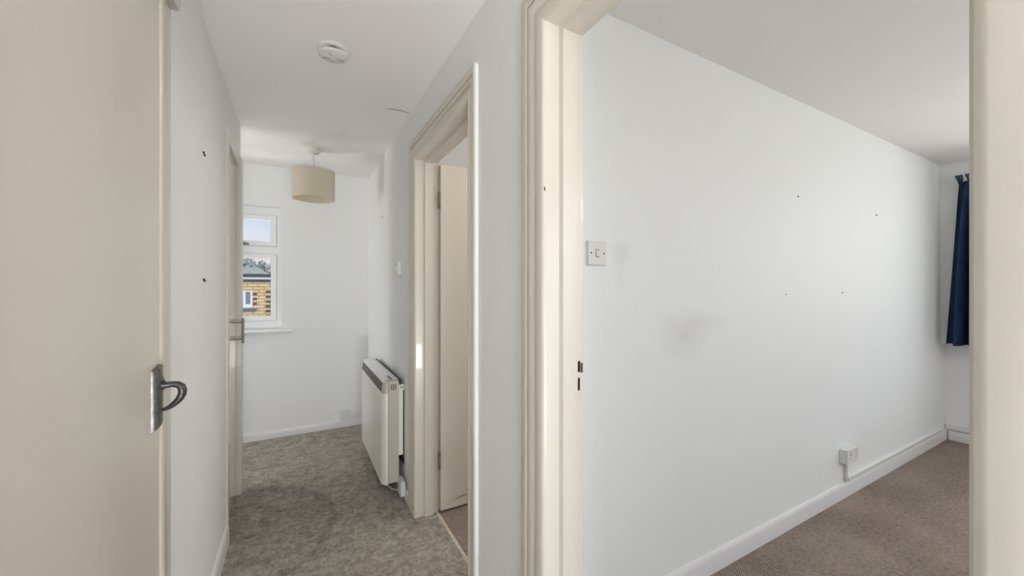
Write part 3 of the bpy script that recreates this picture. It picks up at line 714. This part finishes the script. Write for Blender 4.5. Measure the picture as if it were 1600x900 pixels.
bx('rail', M['upvc'], tr, 4.518, 4.532, -1.35, .915, 2.130, 2.146, bev=.002)
for y in (.80, -.2, -1.2): bx('bracket', M['upvc'], tr, 4.5325, 4.5895, y, y + .02, 2.134, 2.150)

# ---------------------------------------------------------------- screws, marks
def wall_screw(label, c, axis, s, m='dark', r=.004, L=.004):
    bm = bmesh.new(); d = Vector(((s, 0, 0) if axis == 'x' else (0, s, 0)))
    c = Vector(c); up_ = .55
    tube(bm, [c, c + d * L], [r, r * .7], 10, up=(0, 0, 1))
    return tag(link('wall_screw', bm, M[m], smooth=True), label, 'screw', group='screws left in the walls')
def wall_plug(label, z):
    e_ = empty('wall_plug', (-.2999, 1.822, z), label, 'wall plug', group='wall plugs in the left wall')
    for dy in (-.009, .009):
        bm = bmesh.new(); tube(bm, [(-.2999, 1.822 + dy, z - dy * .25), (-.2950, 1.822 + dy, z - dy * .25)], [.0045, .0035], 10, up=(0, 0, 1)); link('plug_head', bm, M['dark'], e_, smooth=True)
    bm = bmesh.new(); box(bm, -.2999, -.2975, 1.816, 1.828, z - .0012, z + .0012); link('wire_end', bm, M['dark'], e_)
wall_plug('upper dark wall plug on the left hall wall', 1.750); wall_plug('lower dark wall plug on the left hall wall', 1.279)
wall_screw('dark screw high on the bedroom wall, middle of its length', (2.344, 1.0699, 1.739), 'y', -1)
wall_screw('dark screw high on the bedroom wall, nearer the curtain', (3.343, 1.0699, 1.731), 'y', -1, r=.005)
wall_screw('pale screw at chest height on the bedroom wall, nearer the light switch', (2.222, 1.0699, 1.217), 'y', -1, 'grille', .003)
wall_screw('pale screw at chest height on the bedroom wall, nearer the curtain', (2.857, 1.0699, 1.223), 'y', -1, 'grille', .004)
wall_screw('tiny dark screw on the hall wall above the heater', (XR + .0119, 3.12, 1.80), 'x', -1, r=.0045)
bm = bmesh.new(); tube(bm, [(.44, 2.236, CZ - .0008), (.475, 2.222, CZ - .0016), (.515, 2.214, CZ - .002), (.567, 2.222, CZ - .0018)], [.0009, .0016, .0020, .0014], 6)
tag(link('paint_crack', bm, M['stain']), 'short curved paint crack in the hall ceiling by the right wall', 'crack')
# chips at the foot of the middle doorway
bm = bmesh.new(); box(bm, .5592, .5600, 2.118, 2.124, .036, .056); link('chipped_paint', bm, M['wood'], d2)

# ---------------------------------------------------------------- outside: brick house, trees, ground
BY = 25.0; q = BY / 35.0
def Z(z): return 1.25 + (z - 1.25) * q
hs_ = empty('brick_house', (-5, BY, -4), 'yellow brick house with dark quoins and slate roof seen through the landing window', 'house')
X1 = -1.66 * q
wx0, wx1, wz0, wz1 = -4.55 * q, -2.84 * q, Z(-.16), Z(1.08)
bm = bmesh.new()
box(bm, -14, wx0, BY, BY + 7, -4, Z(1.70)); box(bm, wx1, X1, BY, BY + 7, -4, Z(1.70))
box(bm, wx0, wx1, BY, BY + 7, -4, wz0); box(bm, wx0, wx1, BY, BY + 7, wz1, Z(1.70)); box(bm, wx0, wx1, BY + .25, BY + 7, wz0, wz1)
link('brick_wall', bm, M['brick'], hs_)
bm = bmesh.new(); box(bm, -14.05, X1 + .06, BY - .05, BY + 7, Z(1.70), Z(1.90)); link('eaves_band', bm, M['soffit'], hs_)
bm = bmesh.new(); box(bm, -14.1, X1 + .12, BY - .16, BY + 7.1, Z(1.90), Z(2.08)); link('fascia', bm, M['fascia'], hs_)
bm = bmesh.new(); box(bm, -14.1, X1 + .14, BY - .28, BY - .161, Z(2.08), Z(2.30), bev=.03); link('gutter', bm, M['gutter'], hs_)
bm = bmesh.new()
zr, ze = Z(2.75) + .1, Z(2.16)
A = [bm.verts.new(p) for p in ((-14.1, BY - .15, ze), (X1 + .14, BY - .15, ze), (X1 + .14, BY + 7.1, ze), (-14.1, BY + 7.1, ze))]
rr = [bm.verts.new(p) for p in ((-11.0, BY + 3.4, ze + .62), (X1 - .9, BY + 3.4, ze + .62))]
for f in ((0, 1, 5, 4),): pass
bm.faces.new((A[0], A[1], rr[1], rr[0])); bm.faces.new((A[1], A[2], rr[1])); bm.faces.new((A[2], A[3], rr[0], rr[1])); bm.faces.new((A[3], A[0], rr[0])); bm.faces.new(A[::-1])
link('roof', bm, M['slate'], hs_)
wn = None
bm = bmesh.new(); fw = .12 * q
zl, zh_ = wz0 + .20 * q, wz1 - .13 * q
box(bm, wx0, wx1, BY + .04, BY + .14, zh_, wz1); box(bm, wx0, wx1, BY + .04, BY + .14, wz0, zl)
for a, b in ((wx0, wx0 + fw), (-3.62 * q, -3.28 * q), (wx1 - fw * 1.2, wx1)): box(bm, a, b, BY + .04, BY + .14, zl, zh_)
bmesh.ops.remove_doubles(bm, verts=bm.verts, dist=1e-5)
wn = link('window_frame', bm, M['fascia'], hs_)
bx('pane', M['glassd'], wn, wx0 + .02, wx1 - .02, BY + .10, BY + .12, wz0 + .02, wz1 - .02)
bm = bmesh.new(); prism(bm, [(wx0 - .3, Z(-.28)), (-2.54 * q, Z(-.28)), (-2.66 * q, Z(-.52)), (wx0 - .3, Z(-.52))], 'y', BY - .06, BY + .2); link('sill', bm, M['sillb'], hs_)
k = 0
for j in range(-9, 5):
    z0 = Z(1.00) - .37 * q * (4 - j) - .0; z0 = Z(.86 - .367 * (4 - j) + 0)
    z1 = z0 + .18 * q
    if z1 < Z(1.15): bx('quoin', M['quoin'], hs_, -2.00 * q, X1 + .01, BY - .02, BY + .3, z0, z1, label='dark brick quoin')
    z2 = z0 - .155 * q
    if z2 > Z(-.25): bx('quoin', M['quoin'], hs_, -2.82 * q, -2.56 * q, BY - .02, BY + .1, z2, z2 + .18 * q, label='dark brick quoin')
slab('floor_outside', M['grass'], 'ground outside around the brick house', 'ground', (-90, 90, 4.6, 160, -4.2, -4.0))
def tree(x, y, h, r, label):
    e_ = empty('tree', (x, y, -4), label, 'tree', group='trees on the skyline')
    bm = bmesh.new(); tube(bm, [(x, y, -4), (x + .1, y, h - r * 1.2)], [.28, .14], 8); link('trunk', bm, M['wood'], e_)
    bm = bmesh.new()
    for _ in range(420):
        a, b, rr_ = random.uniform(0, 2 * pi), random.uniform(-1, 1), random.random() ** .45
        s_ = (1 - b * b) ** .5; c = Vector((x + r * rr_ * s_ * cos(a), y + r * rr_ * s_ * sin(a), h - r + r * rr_ * b * 1.15))
        n1 = Vector((random.gauss(0, 1), random.gauss(0, 1), random.gauss(0, 1))).normalized() * random.uniform(.10, .26); n2 = n1.cross(Vector((random.gauss(0, 1), random.gauss(0, 1), random.gauss(0, 1)))).normalized() * random.uniform(.10, .24)
        bm.faces.new([bm.verts.new(c + d_) for d_ in (n1, n2, -n1, -n2)])
    link('foliage', bm, M['leafg'], e_)
for x, y, h, r, lb in ((-7.9, 63, 5.2, 2.0, 'loose grey-green tree on the skyline, leftmost in the window'), (-5.2, 58, 4.9, 1.1, 'small rounded tree on the skyline, second from the left in the window'),
                       (-4.2, 66, 5.0, .8, 'narrow tree on the skyline above the roof ridge'), (-2.3, 60, 4.6, 1.4, 'broad tree on the skyline, rightmost above the roof hip')):
    tree(x, y, h, r, lb)
